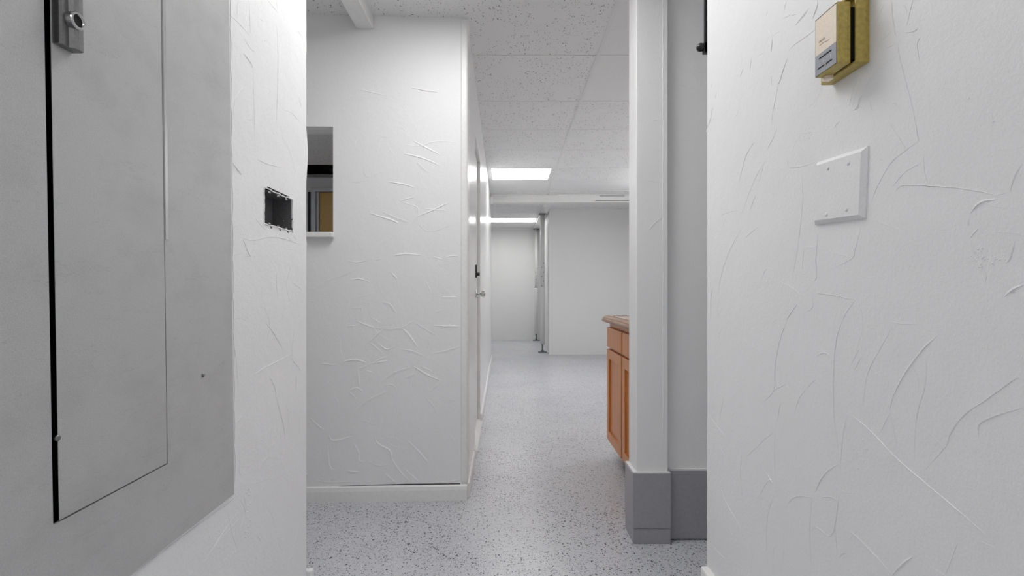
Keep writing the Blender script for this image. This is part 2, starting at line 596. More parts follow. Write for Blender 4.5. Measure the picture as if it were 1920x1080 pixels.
# plaster lip that laps round the edge of the electrical cover
for k in range(16):
    z = 0.59 + k * 0.08
    y = 1.046 - 0.019 * (z - 0.57)
    stroke(bm, [Vector((LW, y + 0.002 * random.random(), z)), Vector((LW, y + 0.002, z + 0.05)), Vector((LW, y - 0.0015, z + 0.085))], Vector(nL), Vector((0, 1, 0)), True, 0.0022, 0.006, 0.001)
for k in range(8):
    y = 0.60 + k * 0.055
    stroke(bm, [Vector((LW, y, 0.562)), Vector((LW, y + 0.06, 0.5635))], Vector(nL), Vector((0, 0, -1)), True, 0.0022, 0.007, 0.001)
nubs(bm, 130, lambda: Vector((LW, random.uniform(0.95, 1.40), random.uniform(0.35, 1.85))), nL, 0.0006, 0.0015)
nubs(bm, 25, lambda: Vector((LW, random.gauss(1.10, 0.006), random.uniform(0.45, 0.56))), nL, 0.0015, 0.004)
random_strokes(bm, 40, lambda: Vector((LW, random.uniform(0.9, 1.38), random.uniform(0.3, 1.9))), nL, lightL)
struct('wall_left', bm, M['plaster'])

# wall_right
bm = slab((RW, RE), (RW, Y0), 0.13, 0, CEIL, us=[0.004, 0.02], zs=zdense)
for v in bm.verts:
    if v.co.x < RW + 1e-4 and v.co.y > RE - 1e-4:
        z = v.co.z
        v.co.y += 0.003 * mnoise.noise(Vector((z * 28, 9.3, 0))) - 0.004 * (z - 1.0)
        v.co.x += 0.002
nR = (-1, 0, 0)
lightR = (0, 0.7, 0.7)
PR = (RW, 0, 0)
strokes(bm, '''
d 700,0 690,40 672,110
D 955,0 960,40 940,100 915,165
L 665,145 700,140 730,120
L 735,128 780,118
L 890,65 830,140 770,215
l 880,90 800,190
L 510,218 545,270 578,320
D 578,320 575,370 568,440
d 580,305 610,280 650,260
L 938,250 860,310 780,365 720,415
D 705,495 670,590 640,690 615,710
d 400,490 388,600
d 625,720 600,860 580,960 570,1060
l 545,920 620,910 720,900
D 75,905 60,990 30,1075
d 70,700 55,745
d 105,760 98,830
D 1340,800 1310,840 1300,910 1250,930
l 1340,640 1290,760 1245,920
d 1310,640 1260,760 1225,900
d 1150,1015 1100,1075
l 220,50 235,110
l 390,35 410,75
l 440,480 500,450
d 330,580 305,650
l 525,130 540,90
d 570,640 568,725''', 1320, 0, 4.5, PR, nR, lightR)
strokes(bm, '''
D 297,0 305,90 318,190 330,275
D 343,330 360,430 400,590 440,750 475,900 505,1070
d 240,40 205,110 185,175
d 465,0 435,120 412,210
L 400,255 470,245 505,220
l 310,235 260,280 210,320
l 340,340 280,365 230,390
d 520,290 500,350 515,490
D 70,740 45,800 20,850 0,858
l 130,780 145,850 195,858
d 285,960 330,1030 370,1080
l 300,815 330,805 360,840
L 1080,950 1105,940
D 895,745 910,770
d 1075,900 1095,950''', 1600, 0, 4.153, PR, nR, lightR)
strokes(bm, '''
d 410,0 390,60 355,120
d 290,75 240,150 195,310
l 350,180 300,260 250,380 210,490
l 340,190 310,300
L 90,492 150,470 210,460
d 290,380 260,460
d 545,220 555,330 553,450 530,660 500,830
L 470,180 480,220 540,218 625,192
D 1195,0 1208,75
l 1208,75 1130,130 1050,200 980,320 940,420
L 1075,360 1110,325 1200,320 1400,335 1550,355 1640,375 1720,360
L 1720,360 1750,270 1790,200
d 1235,150 1240,240 1262,320
d 1060,330 1130,250 1220,195
d 1070,0 1135,120
D 1650,400 1560,420 1490,485
D 1490,510 1490,550
D 1540,565 1500,620
D 1510,650 1530,710
L 1750,640 1720,740 1690,760
D 1800,880 1740,910 1690,950
D 640,590 635,680 630,740 632,840 610,865
L 560,670 625,670
l 550,820 575,820
l 560,680 555,800
d 885,555 850,680 830,735 700,800
l 925,510 990,530 1120,580
L 620,925 720,940 850,965
D 845,975 800,1040 780,1080
D 525,990 490,1040 465,1080
d 610,950 610,1010 570,1035
l 420,860 490,895 550,940
d 215,560 150,680 100,820 80,940
d 320,860 350,795 385,795
D 50,900 40,960 38,1080
l 720,700 780,715 840,730
d 1570,780 1590,830 1580,870
d 280,80 265,100
l 300,560 230,620''', 1320, 240, 3.0, PR, nR, lightR)
strokes(bm, '''
D 350,0 320,90 300,200 295,295 250,345
l 345,270 385,325
d 295,295 345,270
D 585,0 560,80 548,200 548,380 560,490 567,555
d 470,155 510,138 545,160
l 800,20 740,130 690,230 670,370
l 785,5 830,15 930,18
D 985,65 920,130 850,225 800,320 783,380
d 785,390 745,475
d 790,400 815,530
l 940,170 935,270 900,400 885,600
L 1330,250 1310,250 1200,330 1100,400 1040,480 1020,535 925,640
L 1345,370 1240,400 1165,440 1158,495
L 615,395 700,465 820,590 950,700 1080,810 1200,915
d 605,400 585,500 575,650
l 430,290 470,255 490,270
d 430,290 400,335 380,400
d 300,470 298,600 308,700
l 300,465 240,520 175,580
d 325,345 308,430
d 225,755 275,675 300,720
D 572,605 520,640 485,690 470,725
L 350,775 390,745 465,750
L 490,750 530,745 565,760
D 455,755 447,880 452,1035
D 570,740 555,860 540,910
L 455,890 470,872 500,890 530,912 555,880
l 555,700 600,725 670,732
d 300,730 270,820 265,950 270,1040
l 335,895 338,960 325,1075
l 585,875 640,910 720,990 795,1075
D 880,1000 840,1030 795,1075
l 290,1075 295,970 315,950
l 70,710 100,780 155,875
l 15,390 50,440 90,490
l 15,455 70,470
l 30,945 90,1010
l 1160,930 1240,965
d 555,870 560,970
d 160,560 155,650 165,770
d 85,310 65,430
d 655,120 620,190
l 665,155 635,210
l 570,1000 590,985 605,985
d 1070,940 1040,1020 1020,1075''', 1320, 600, 2.25, PR, nR, lightR)
nubs(bm, 420, lambda: Vector((RW, random.uniform(0.45, 1.34), random.uniform(0.35, 1.75))), nR, 0.0004, 0.0012)
nubs(bm, 30, lambda: on_plane(random.gauss(1612, 8), random.gauss(850, 22), PR, Vector(nR)), nR, 0.0008, 0.002)
nubs(bm, 26, lambda: on_plane(random.gauss(1690, 8), random.gauss(957, 4), PR, Vector(nR)), nR, 0.0006, 0.0015)
nubs(bm, 40, lambda: on_plane(random.gauss(1840, 16), random.gauss(480, 10), PR, Vector(nR)), nR, 0.0008, 0.002)
nubs(bm, 30, lambda: on_plane(random.gauss(1510, 9), random.gauss(252, 7), PR, Vector(nR)), nR, 0.0008, 0.0016)
random_strokes(bm, 60, lambda: Vector((RW, random.uniform(0.5, 1.32), random.uniform(0.3, 1.75))), nR, lightR, h=0.0004)
struct('wall_right', bm, M['plaster'])

# other enclosing walls of the passage, behind the camera and at its sides
struct('wall_back', slab((0.9, Y0), (-0.9, Y0), 0.1, 0, CEIL), M['smooth_wall'])
struct('wall_left_return', slab((LW - 0.10, LE - 0.13), (-2.35, LE - 0.13), -0.13, 0, CEIL), M['smooth_wall'])
struct('wall_left_end', slab((-2.25, LE - 0.15), (-2.25, 2.4), 0.1, 0, CEIL), M['smooth_wall'])
struct('wall_right_return', slab((RW + 0.05, RE - 0.015), (1.75, RE - 0.015), -0.13, 0, CEIL), M['smooth_wall'])
struct('wall_right_end', slab((1.62, 2.1), (1.62, RE - 0.14), 0.1, 0, CEIL), M['smooth_wall'])

# ------------------------------------------------------------------ facing wall with the pass-through
def fy(x):
    return 2.366 + 0.04 * (x + 0.19)
FX0, FX1 = -2.3, -0.20
fL = math.hypot(FX1 - FX0, fy(FX1) - fy(FX0))
OP = (-1.22, -0.828, 1.276, 1.787)
def fu(x):
    return (x - FX0) / (FX1 - FX0) * fL
bm = slab((FX0, fy(FX0)), (FX1, fy(FX1)), 0.115, 0, CEIL, holes=[(fu(OP[0]), fu(OP[1]), OP[2], OP[3])])
nF = Vector((0.04, -1, 0)).normalized()
PF = (0, fy(0), 0)
lightF = (0.35, 0, 1)
strokes(bm, '''
D 800,90 900,75 1030,85
d 410,130 490,145 600,125
l 100,385 250,290 400,240 600,130
D 440,290 520,285 605,315
D 775,230 830,285
l 480,440 640,395
L 710,480 770,495 825,570
D 1210,440 1330,440
l 430,530 530,530 525,570
D 485,640 560,670 640,700
d 610,605 690,660
L 640,695 740,703 860,695 940,650 980,640
D 860,690 930,760 1000,860
D 590,820 720,705
d 600,820 720,920
d 660,810 740,880 820,845
L 860,875 960,890 1060,935
D 375,985 470,968 570,990
D 620,1000 750,975
L 620,1000 680,960 740,940
d 190,1000 320,1010
L 1120,910 1250,885 1360,850
D 1200,705 1300,660
D 1140,680 1350,685
l 985,650 1080,710 1180,770
l 75,470 140,472
d 130,150 155,260
d 1075,305 1115,400
L 410,680 490,675
d 1130,95 1210,120
d 1250,100 1300,90 1350,95
d 640,130 700,110
l 1150,560 1220,540
d 1090,870 1115,820''', 560, 460, 4.5, PF, nF, lightF, 2.4)
strokes(bm, '''
L 640,125 720,70 850,30
D 860,30 950,85 1060,135
L 1060,140 980,215
D 440,45 450,130 458,200
l 440,45 490,30 540,0
d 120,210 200,165 280,115
L 430,350 540,270 670,210
D 380,215 430,190 480,215
L 380,215 430,265
l 945,255 1010,320 1060,410
L 800,110 870,80
l 480,430 570,460
L 85,410 130,455 190,505
D 225,540 250,585 330,575 415,550
D 410,600 445,670 450,730 490,745
D 570,545 590,605 680,660 700,730 770,830 830,885
D 815,585 900,670 970,750
d 1125,505 1165,600 1180,700
L 360,810 450,818
D 640,830 730,905
d 780,790 905,895
l 520,740 600,770 680,760
L 240,880 280,850
l 140,880 230,895 430,890
d 650,170 700,165 730,190
d 280,260 300,320
l 1090,300 1140,275 1190,290
d 215,600 230,770 280,810
L 1030,890 1120,890 1220,870
d 500,60 560,75
d 900,20 1000,65''', 560, 680, 4.0, PF, nF, lightF, 2.4)
strokes(bm, '''
d 235,88 320,110 410,128
D 540,78 620,95 700,105
D 555,395 620,430 715,478
D 500,472 560,485 640,510 720,545
L 580,520 610,550 655,585
D 410,640 500,655 565,675
D 475,755 555,730
d 475,755 575,790 585,830
D 575,850 680,805 775,760
L 375,815 450,850 535,880
D 290,825 420,865 465,885
l 150,638 250,632 320,600
d 500,420 600,425 680,400 820,400
l 265,545 275,600 320,605
l 580,880 640,930 720,915 830,870
d 620,800 760,810
d 440,870 465,888
l 300,600 380,575''', 600, 140, 3.177, PF, nF, lightF, 2.4)
nubs(bm, 260, lambda: (lambda x: Vector((x, fy(x), random.uniform(0.12, 2.2))))(random.uniform(-0.80, -0.22)), nF, 0.001, 0.0028)
random_strokes(bm, 46, lambda: (lambda x: Vector((x, fy(x), random.uniform(0.12, 1.9))))(random.uniform(-0.78, -0.24)), nF, lightF, (0.04, 0.16), 0.001)
struct('wall_facing', bm, M['plaster'])
# rounded corner bead of the facing wall
bm = bmesh.new()
box(bm, FX1 - 0.024, FX1 + 0.012, fy(FX1) - 0.004, fy(FX1) + 0.115, 0.077, CEIL - 0.001, 0.009, 3)
struct('trim_2', bm, M['trim'], smooth=False)
# its baseboard with the open crack above
bm = bmesh.new()
y = fy(FX1)
prof = [(0, 0), (-0.014, 0), (-0.015, 0.05), (-0.011, 0.068), (-0.005, 0.0725), (0, 0.073)]
poly = [Vector((FX1 + 0.010, y + a, b)) for a, b in prof]
prism(bm, poly, (FX0 - FX1, fy(FX0) - fy(FX1), 0))
ca, cb = Vector((-0.80, fy(-0.80), 0.0)), Vector((-0.225, fy(-0.225), 0.0))
m_ = ca.lerp(cb, 0.55)
vs = [bm.verts.new(p + nF * 0.0008 + Vector((0, 0, z))) for p, z in ((ca, 0.0726), (m_, 0.0725), (cb, 0.0732), (cb, 0.0775), (m_, 0.0785), (ca, 0.0735))]
bm.faces.new(vs).material_index = 1
struct('baseboard_facing', bm, [M['trim'], M['hole']])
# plank that caps the ceiling line over the passage
bm = bmesh.new()
box(bm, -0.717, -0.636, LE - 0.05, fy(-0.67) - 0.0005, 2.256, CEIL + 0.005, 0.003, 1)
tag(obj('ceiling_plank', bm, M['trim']), 'white boxed plank running along the ceiling into the facing wall', 'beam')

# sill in the pass-through
bm = bmesh.new()
yy = fy(-0.9)
box(bm, OP[0], OP[1] + 0.002, yy - 0.028, yy + 0.115, OP[2] - 0.0, OP[2] + 0.006)
box(bm, OP[0] - 0.02, OP[1] + 0.008, yy - 0.036, yy - 0.0005, OP[2] - 0.020, OP[2] + 0.004, 0.004, 2)
tag(obj('sill_board', bm, M['trim']), 'white sill board at the bottom of the small wall opening', 'shelf')

# ------------------------------------------------------------------ corridor wall with its door
CX0, CY0, CX1, CY1 = -0.190, 2.372, -0.226, 7.20
cd = Vector((CX1 - CX0, CY1 - CY0, 0))
cL = cd.length
cd.normalize()
cn = Vector((cd.y, -cd.x, 0))
def cp(u, off=0.0, z=0.0):
    p = Vector((CX0, CY0, z)) + cd * u + cn * off
    return p
D0, D1, DH = 3.02 - CY0, 3.72 - CY0, 1.985
bm = slab((CX0, CY0), (CX1, CY1), 0.11, 0, CEIL, holes=[(D0, D1, 0.0, DH)])
struct('wall_corridor', bm, M['gloss_wall'])
def cbox(bm, u0, u1, o0, o1, z0, z1, bev=0.0):
    b2 = bmesh.new()
    box(b2, u0, u1, o0, o1, z0, z1, bev)
    for v in b2.verts:
        u, o, z = v.co
        v.co = cp(u, o, z)
    me = bpy.data.meshes.new('tmp')
    b2.to_mesh(me)
    b2.free()
    bm.from_mesh(me)
    bpy.data.meshes.remove(me)
    return bm
bm = bmesh.new()
cbox(bm, D0 + 0.004, D1 - 0.006, -0.062, -0.022, 0.035, DH - 0.006, 0.002)
door = struct('door_1', bm, M['gloss_wall'], 'white flush door in the corridor wall with a chrome knob', 'door')
bm = bmesh.new()
ku, kz = 3.50 - CY0, 0.985
lathe(bm, [(0.0, -0.001), (0.029, -0.001), (0.029, 0.004), (0.022, 0.008), (0.009, 0.010), (0.008, 0.030), (0.012, 0.036), (0.022, 0.044), (0.026, 0.054), (0.024, 0.064), (0.015, 0.069), (0, 0.070)], cp(ku, -0.022, kz), cn)
k = obj('door_knob', bm, M['chrome'], door, True)
k['label'] = 'chrome door knob'
bm = bmesh.new()
cbox(bm, ku - 0.045, ku + 0.0, -0.0225, -0.012, 1.10, 1.19, 0.002)
lathe(bm, [(0.0, 0), (0.012, 0), (0.012, 0.02), (0, 0.021)], cp(ku - 0.01, -0.013, 1.125), cn, 12)
k = obj('rim_lock', bm, M['black_metal'], door)
k['label'] = 'black rim lock above the knob'
bm = bmesh.new()
for z0, z1 in ((1.10, 1.19), (0.42, 0.52), (1.80, 1.86), (1.70, 1.74)):
    bm = bmesh.new()
    cbox(bm, 3.11 - CY0, 3.116 - CY0, -0.0225, -0.0205, z0, z1)
    k = obj('latch_slot', bm, M['hole'], door)
bm = bmesh.new()
prism(bm, [cp(D0 + 0.0, 0.014, 0), cp(D0, -0.07, 0), cp(D0, -0.07, 0.034), cp(D0, -0.005, 0.034), cp(D0, 0.014, 0.020)], cd * (D1 - D0))
struct('trim_3', bm, M['trim'])
bm = bmesh.new()
cbox(bm, 0.004, D0 - 0.16, -0.004, 0.011, 0, 0.074, 0.004)
cbox(bm, D0 - 0.10, D0 - 0.004, -0.004, 0.010, 0, 0.060, 0.004)
cbox(bm, D1 + 0.004, cL, -0.004, 0.012, 0, 0.072, 0.004)
struct('baseboard_corridor', bm, M['trim'])
# round white flange where the cross beam meets the corridor wall
bm = bmesh.new()
lathe(bm, [(0, 0.0), (0.052, 0.0), (0.054, 0.010), (0.050, 0.030), (0.030, 0.040), (0, 0.041)], cp(6.62 - CY0, 0.0, 2.235), cn, 24)
tag(obj('round_flange', bm, M['plastic'], None, True), 'small round white flange on the corridor wall under the beam', 'wall fitting')

# ------------------------------------------------------------------ partition on the right with the grey blocks
bm = slab((0.630, 1.990), (1.72, 1.990), 0.10, 0, CEIL)
nP = Vector((0, -1, 0))
strokes(bm, '''
l 220,55 270,40 340,40
l 215,80 300,110
l 220,330 330,290
l 255,440 320,380
l 220,500 260,480 310,480
d 290,520 350,525
l 270,945 330,945
d 320,50 325,100''', 1170, 120, 2.25, (0, 1.990, 0), nP, (0, 0, 1), 1.3)
random_strokes(bm, 22, lambda: Vector((random.uniform(0.66, 0.85), 1.990, random.uniform(0.4, 2.1))), nP, (0, 0, 1))
struct('wall_partition', bm, M['plaster'])
bm = bmesh.new()
box(bm, 0.516, 0.642, 1.952, 2.072, 0, CEIL - 0.001, 0.004, 2)
strokes(bm, '''
L 100,705 130,670 170,640
l 100,180 150,195 155,240
d 120,240 150,235
l 90,490 150,495
l 120,480 140,505
d 105,70 115,90
d 80,560 100,590''', 1170, 120, 2.25, (0, 1.952, 0), nP, (0, 0, 1), 1.5)
nubs(bm, 90, lambda: Vector((random.uniform(0.525, 0.635), 1.952, random.uniform(0.35, 2.2))), nP, 0.001, 0.0025)
for k in range(26):
    z = 0.35 + k * 0.074
    stroke(bm, [Vector((0.622, 1.952, z)), Vector((0.622 + random.uniform(-0.001, 0.001), 1.952, z + 0.04)), Vector((0.6225, 1.952, z + 0.08))], nP, Vector((1, 0, 0)), False, 0.0018, 0.004, 0.001)
struct('trim_4', bm, M['plaster'])
bm = bmesh.new()
box(bm, 0.500, 0.651, 1.941, 2.078, 0.062, 0.279, 0.003, 2)
box(bm, 0.502, 0.650, 1.943, 2.077, 0.0, 0.061, 0.002, 1)
box(bm, 0.4995, 0.6515, 1.9405, 2.0785, 0.277, 0.284, 0.003, 2, mi=1)
struct('baseboard_pillar', bm, [M['base_grey'], M['trim']])
bm = bmesh.new()
box(bm, 0.645, 1.62, 1.972, 1.991, 0.006, 0.283, 0.003, 2)
box(bm, 0.645, 1.62, 1.9715, 1.991, 0.279, 0.286, 0.002, 2, mi=1)
struct('baseboard_partition', bm, [M['base_grey'], M['trim']])
bm = bmesh.new()
box(bm, LW - 0.135, LW + 0.016, LE - 0.002, LE + 0.016, 0, 0.192, 0.005, 2)
struct('baseboard_left', bm, M['trim'])
bm = bmesh.new()
box(bm, RW - 0.020, RW + 0.004, Y0, RE - 0.004, 0, 0.250, 0.006, 2)
struct('baseboard_right', bm, M['trim'])

# ------------------------------------------------------------------ far rooms
bm = slab((0.680, 7.80), (2.4, 7.80), 0.12, 0, CEIL)
struct('wall_hall_end', bm, M['smooth_wall'])
struct('wall_hall_side', slab((0.680, 10.3), (0.680, 7.915), 0.12, 0, CEIL), M['smooth_wall'])
struct('wall_far', slab((-3.4, 10.22), (0.80, 10.22), 0.1, 0, CEIL), M['smooth_wall'])
struct('wall_hall_right', slab((2.3, 8.0), (2.3, 1.9), 0.1, 0, CEIL), M['smooth_wall'])
struct('wall_partition_back', slab((1.6, 2.09), (2.4, 2.09), 0.02, 0, CEIL), M['smooth_wall'])
struct('wall_far_left', slab((-2.2, 10.3), (-2.2, 7.0), -0.1, 0, CEIL), M['smooth_wall'])
struct('wall_far_near', slab((-2.3, 7.199), (-0.336, 7.199), -0.1, 0, CEIL), M['smooth_wall'])
# corner strip of the hall end wall
bm = bmesh.new()
box(bm, 0.672, 0.692, 7.792, 7.81, 0, CEIL - 0.001, 0.003)
struct('trim_5', bm, M['trim'])
bm = bmesh.new()
box(bm, -2.2, 0.56, 10.19, 10.22, CEIL - 0.030, CEIL - 0.001, 0.003)
struct('trim_6', bm, M['trim'])
# cross beam with moulded edges
bm = bmesh.new()
yb = 6.66
box(bm, -0.219, 2.30, yb, yb + 0.09, CEIL - 0.108, CEIL + 0.002, 0.002)
box(bm, -0.219, 2.30, yb - 0.016, yb + 0.001, CEIL - 0.014, CEIL - 0.001, 0.003)
box(bm, -0.219, 2.30, yb - 0.014, yb + 0.001, CEIL - 0.108, CEIL - 0.092, 0.003)
beam = tag(obj('cross_beam', bm, M['trim']), 'white boxed beam spanning the hall under the ceiling', 'beam')
bm = bmesh.new()
box(bm, 1.26, 1.60, yb - 0.002, yb, CEIL - 0.021, CEIL - 0.016)
box(bm, 1.68, 2.2, yb - 0.002, yb, CEIL - 0.021, CEIL - 0.016)
box(bm, 1.20, 2.2, yb - 0.002, yb, CEIL - 0.091, CEIL - 0.085)
g = obj('open_joint', bm, M['hole'], beam)
# flat plank between the posts
bm = bmesh.new()
box(bm, 0.555, 0.672, 7.45, 10.19, CEIL - 0.030, CEIL + 0.002, 0.003)
tag(obj('ceiling_board', bm, M['trim']), 'white flat board on the ceiling above the two jack posts', 'board')
# patch box on the ceiling
bm = bmesh.new()
box(bm, 0.562, 0.70, 6.42, 6.645, CEIL - 0.012, CEIL + 0.002, 0.004)
tag(obj('ceiling_cover', bm, M['smooth_wall']), 'small white cover plate on the ceiling just before the cross beam', 'cover plate')

def jack_post(x, y, r, label):
    t = thing('jack_post', label, 'post', (x, y, 0), group='steel jack posts in the hall')
    zt = CEIL - 0.030
    bm = lathe(bmesh.new(), [(0, 0.13), (r, 0.13), (r, 1.05), (r * 1.02, 1.055), (r * 1.02, 1.075), (0, 1.075)], (0, 0, 0), (0, 0, 1), 28)
    a = obj('lower_tube', bm, M['trim'], t, True)
    bm = lathe(bmesh.new(), [(0, 1.07), (r * 0.93, 1.07), (r * 0.93, zt - 0.008), (0, zt - 0.008)], (0, 0, 0), (0, 0, 1), 28)
    b = obj('upper_tube', bm, M['trim'], t, True)
    for i in range(6):
        bm = bmesh.new()
        lathe(bm, [(0, 0), (0.006, 0), (0.006, 0.003), (0, 0.003)], (-r * 0.93 * math.sin(0.45 * (-1) ** i), -r * 0.93 * math.cos(0.45), 1.10 + i * 0.075), (-math.sin(0.45 * (-1) ** i), -math.cos(0.45), 0), 10)
        obj('adjustment_hole', bm, M['hole'], b)
    bm = lathe(bmesh.new(), [(0, 0.008), (0.026, 0.008), (0.026, 0.03), (0.011, 0.034)] + [(0.011 + 0.002 * (i % 2), 0.036 + i * 0.0045) for i in range(18)] + [(0.02, 0.118), (0.02, 0.1305), (0, 0.1305)], (0, 0, 0), (0, 0, 1), 16)
    s = obj('screw_jack', bm, M['dark_steel'], t)
    s['label'] = 'dark threaded screw'
    bm = B(-0.07, 0.07, -0.07, 0.07, 0.0, 0.009, 0.002)
    s = obj('base_plate', bm, M['dark_steel'], t)
    bm = B(-0.06, 0.06, -0.06, 0.06, zt - 0.009, zt, 0.002)
    obj('top_plate', bm, M['dark_steel'], t)
    return t
jack_post(0.594, 8.14, 0.040, 'nearer white steel jack post with a thin dark screw at its foot')
jack_post(0.606, 10.06, 0.034, 'farther white steel jack post standing against the far wall')

# ------------------------------------------------------------------ ceiling fixtures
def troffer(key, strength, label, lip=0.012, recess=0.02):
    x0, x1, y0, y1 = TROFFERS[key]
    cx, cy = (x0 + x1) / 2, (y0 + y1) / 2
    hx, hy = (x1 - x0) / 2, (y1 - y0) / 2
    t = thing('ceiling_light', label, 'light', (cx, cy, CEIL), group='recessed fluorescent lights')
    bm = bmesh.new()
    w = 0.022
    for a in ((-hx, hx, -hy, -hy + w), (-hx, hx, hy - w, hy), (-hx, -hx + w, -hy + w, hy - w), (hx - w, hx, -hy + w, hy - w)):
        box(bm, *a, -0.004, recess + 0.012)
    obj('light_frame', bm, M['trim'], t)
    bm = B(-hx, hx, -hy, hy, recess + 0.013, 0.10)
    obj('housing', bm, M['smooth_wall'], t)
    bm = bmesh.new()
    n = 4
    for i in range(n):
        a = -hy + w + (2 * hy - 2 * w) * i / n
        b = -hy + w + (2 * hy - 2 * w) * (i + 1) / n
        pts = [Vector((-hx + w, a + (b - a) * s, recess - 0.006 * math.sin(math.pi * s))) for s in (0.02, 0.25, 0.5, 0.75, 0.98)] + [Vector((-hx + w, b, recess + 0.01)), Vector((-hx + w, a, recess + 0.01))]
        prism(bm, pts, (2 * hx - 2 * w, 0, 0))
    obj('diffuser', bm, mat_lens('lens_' + key, strength), t)
    return t
troffer('hall', E_HALL, 'nearer glowing ceiling light in the hall, beside the corridor wall')
troffer('far', E_FAR, 'farther glowing ceiling light, close to the far wall')
troffer('pass', E_PASS, 'recessed ceiling light over the passage in front of the facing wall', recess=0.028)
troffer('back', E_BACK_FILL, 'added unseen recessed fill light over the passage behind the electrical cover')  # unseen fixture added behind the camera to fill the passage

def batten(x, y, length, strength, label):
    """added unseen fill light: fluorescent batten with two bare tubes hung a hand below the ceiling"""
    t = thing('fill_batten_light', label, 'light', (x, y, CEIL), group='added bare tube fill lights')
    bm = bmesh.new()
    for yy in (-length * 0.35, length * 0.35):
        bm = lathe(bmesh.new(), [(0.006, 0.0), (0.006, -0.16)], (0, yy, 0), (0, 0, 1), 10)
        obj('hanger', bm, M['steel'], t)
    bm = B(-0.035, 0.035, -length / 2, length / 2, -0.21, -0.16, 0.006)
    obj('channel', bm, M['trim'], t)
    for sx in (-0.075, 0.075):
        bm = lathe(bmesh.new(), [(0, -length / 2 + 0.02), (0.016, -length / 2 + 0.02), (0.016, length / 2 - 0.02), (0, length / 2 - 0.02)], (sx, 0, -0.20), (0, 1, 0), 16)
        obj('tube', bm, mat_lens('fill_tube_glow', strength), t, True)
    for e in (-1, 1):
        ye = e * (length / 2 - 0.01)
        bm = B(-0.095, 0.095, ye - 0.012, ye + 0.012, -0.22, -0.175, 0.004)
        obj('lamp_holder', bm, M['plastic'], t)
    return t
batten(1.95, 3.85, 1.2, E_SIDE_FILL, 'added unseen bare tube fill light hanging above the wooden cabinet, behind the pillar')  # both tube fixtures are added out of sight to brighten the ceiling
batten(1.95, 5.5, 1.2, E_SIDE_FILL, 'added unseen bare tube fill light at the right of the hall, before the beam')

# ------------------------------------------------------------------ room behind the pass-through
struct('wall_room_back', slab((-3.3, 5.66), (-0.32, 5.66), 0.1, 0, CEIL, holes=[(-2.215 + 3.3, -1.34 + 3.3, 0, 2.165)]), M['room_wall'])
struct('wall_room_left', slab((-3.2, 2.3), (-3.2, 5.8), 0.1, 0, CEIL), M['room_wall'])
struct('wall_room_front', slab((-2.2, 2.36), (-3.3, 2.36), -0.1, 0, CEIL), M['room_wall'])
bm = bmesh.new()
for a in ((-2.245, -2.195, 0, 2.19), (-1.36, -1.31, 0, 2.19)):
    box(bm, a[0], a[1], 5.63, 5.70, a[2], a[3], 0.003)
box(bm, -2.245, -1.31, 5.628, 5.70, 2.150, 2.195, 0.003)
box(bm, -2.198, -2.165, 5.66, 5.69, 0, 2.155)
struct('trim_7', bm, M['door_frame'])
bm = B(-2.163, -1.365, 5.675, 5.715, 0.008, 2.146, 0.002)
d2 = struct('door_2', bm, M['mustard'], 'mustard yellow door seen through the small wall opening', 'door')
bm = B(-2.285, -2.262, 5.645, 5.66, 0, 2.15)
struct('trim_8', bm, M['hole'])
bm = B(-3.2, -0.33, 5.578, 5.60, CEIL - 0.012, CEIL + 0.012)
struct('trim_9', bm, M['dark_steel'])
# a torn piece hanging in the missing tile
bm = bmesh.new()
rows = []
for i in range(9):
    s = i / 8
    x = -2.05 + s * 0.46
    sag = 0.085 * (1 - abs(2 * s - 1)) ** 0.8
    rows.append([bm.verts.new((x, 5.56, 2.782)), bm.verts.new((x, 5.50 + 0.02 * math.sin(s * 9), CEIL + 0.10)), bm.verts.new((x, 5.46 + 0.015 * math.sin(s * 14), CEIL + 0.075 - sag * 0.5)), bm.verts.new((x, 5.44, CEIL + 0.055 - sag))])
for a, b in zip(rows, rows[1:]):
    for c in (0, 1, 2):
        bm.faces.new((a[c], a[c + 1], b[c + 1], b[c]))
bmesh.ops.solidify(bm, geom=bm.faces[:], thickness=0.012)
tag(obj('torn_insulation', bm, M['cloth']), 'grey scrap of insulation hanging in the dark ceiling gap past the wall opening', 'insulation')
# small unseen dome lamp added to brighten that room
t = thing('fill_dome_lamp', 'added unseen round dome lamp on the ceiling of the room behind the wall opening', 'light', (-2.55, 3.5, CEIL))
bm = lathe(bmesh.new(), [(0, 0), (0.15, 0), (0.15, -0.02), (0.14, -0.025), (0, -0.025)], (0, 0, 0), (0, 0, 1), 32)
obj('lamp_base', bm, M['trim'], t, False)
bm = lathe(bmesh.new(), [(0.135, -0.025), (0.13, -0.05), (0.10, -0.08), (0.05, -0.098), (0, -0.10)], (0, 0, 0), (0, 0, 1), 32)
obj('lamp_shade', bm, mat_lens('lens_room_fill', E_ROOM_FILL), t, True)

# ------------------------------------------------------------------ electrical cover on the left wall
EP = thing('electrical_panel', 'large grey metal electrical panel cover on the left wall', 'electrical panel', (LW, 0.735, 0.566), (math.radians(1.1), 0, 0))
PY0, PY1, PZ1 = -0.30, 0.3035, 1.22
DY0, DY1, DZ0, DZ1 = -0.1085, 0.0985, 0.139, 1.10
bm = bmesh.new()
T0, T1 = -0.001, 0.0035
for a in ((PY0, DY0, 0, PZ1), (DY1 + 0.004, PY1, 0, PZ1), (DY0, DY1 + 0.004, 0, DZ0), (DY0, DY1 + 0.004, DZ1, PZ1)):
    box(bm, T0, T1, *a)
bmesh.ops.remove_doubles(bm, verts=bm.verts, dist=1e-5)
cover = obj('cover_frame', bm, M['panel'], EP)
bm = bmesh.new()   # shallow black tub behind the cover
tb = (-0.215, 0.215, 0.07, 1.13)
box(bm, -0.09, -0.085, *tb)
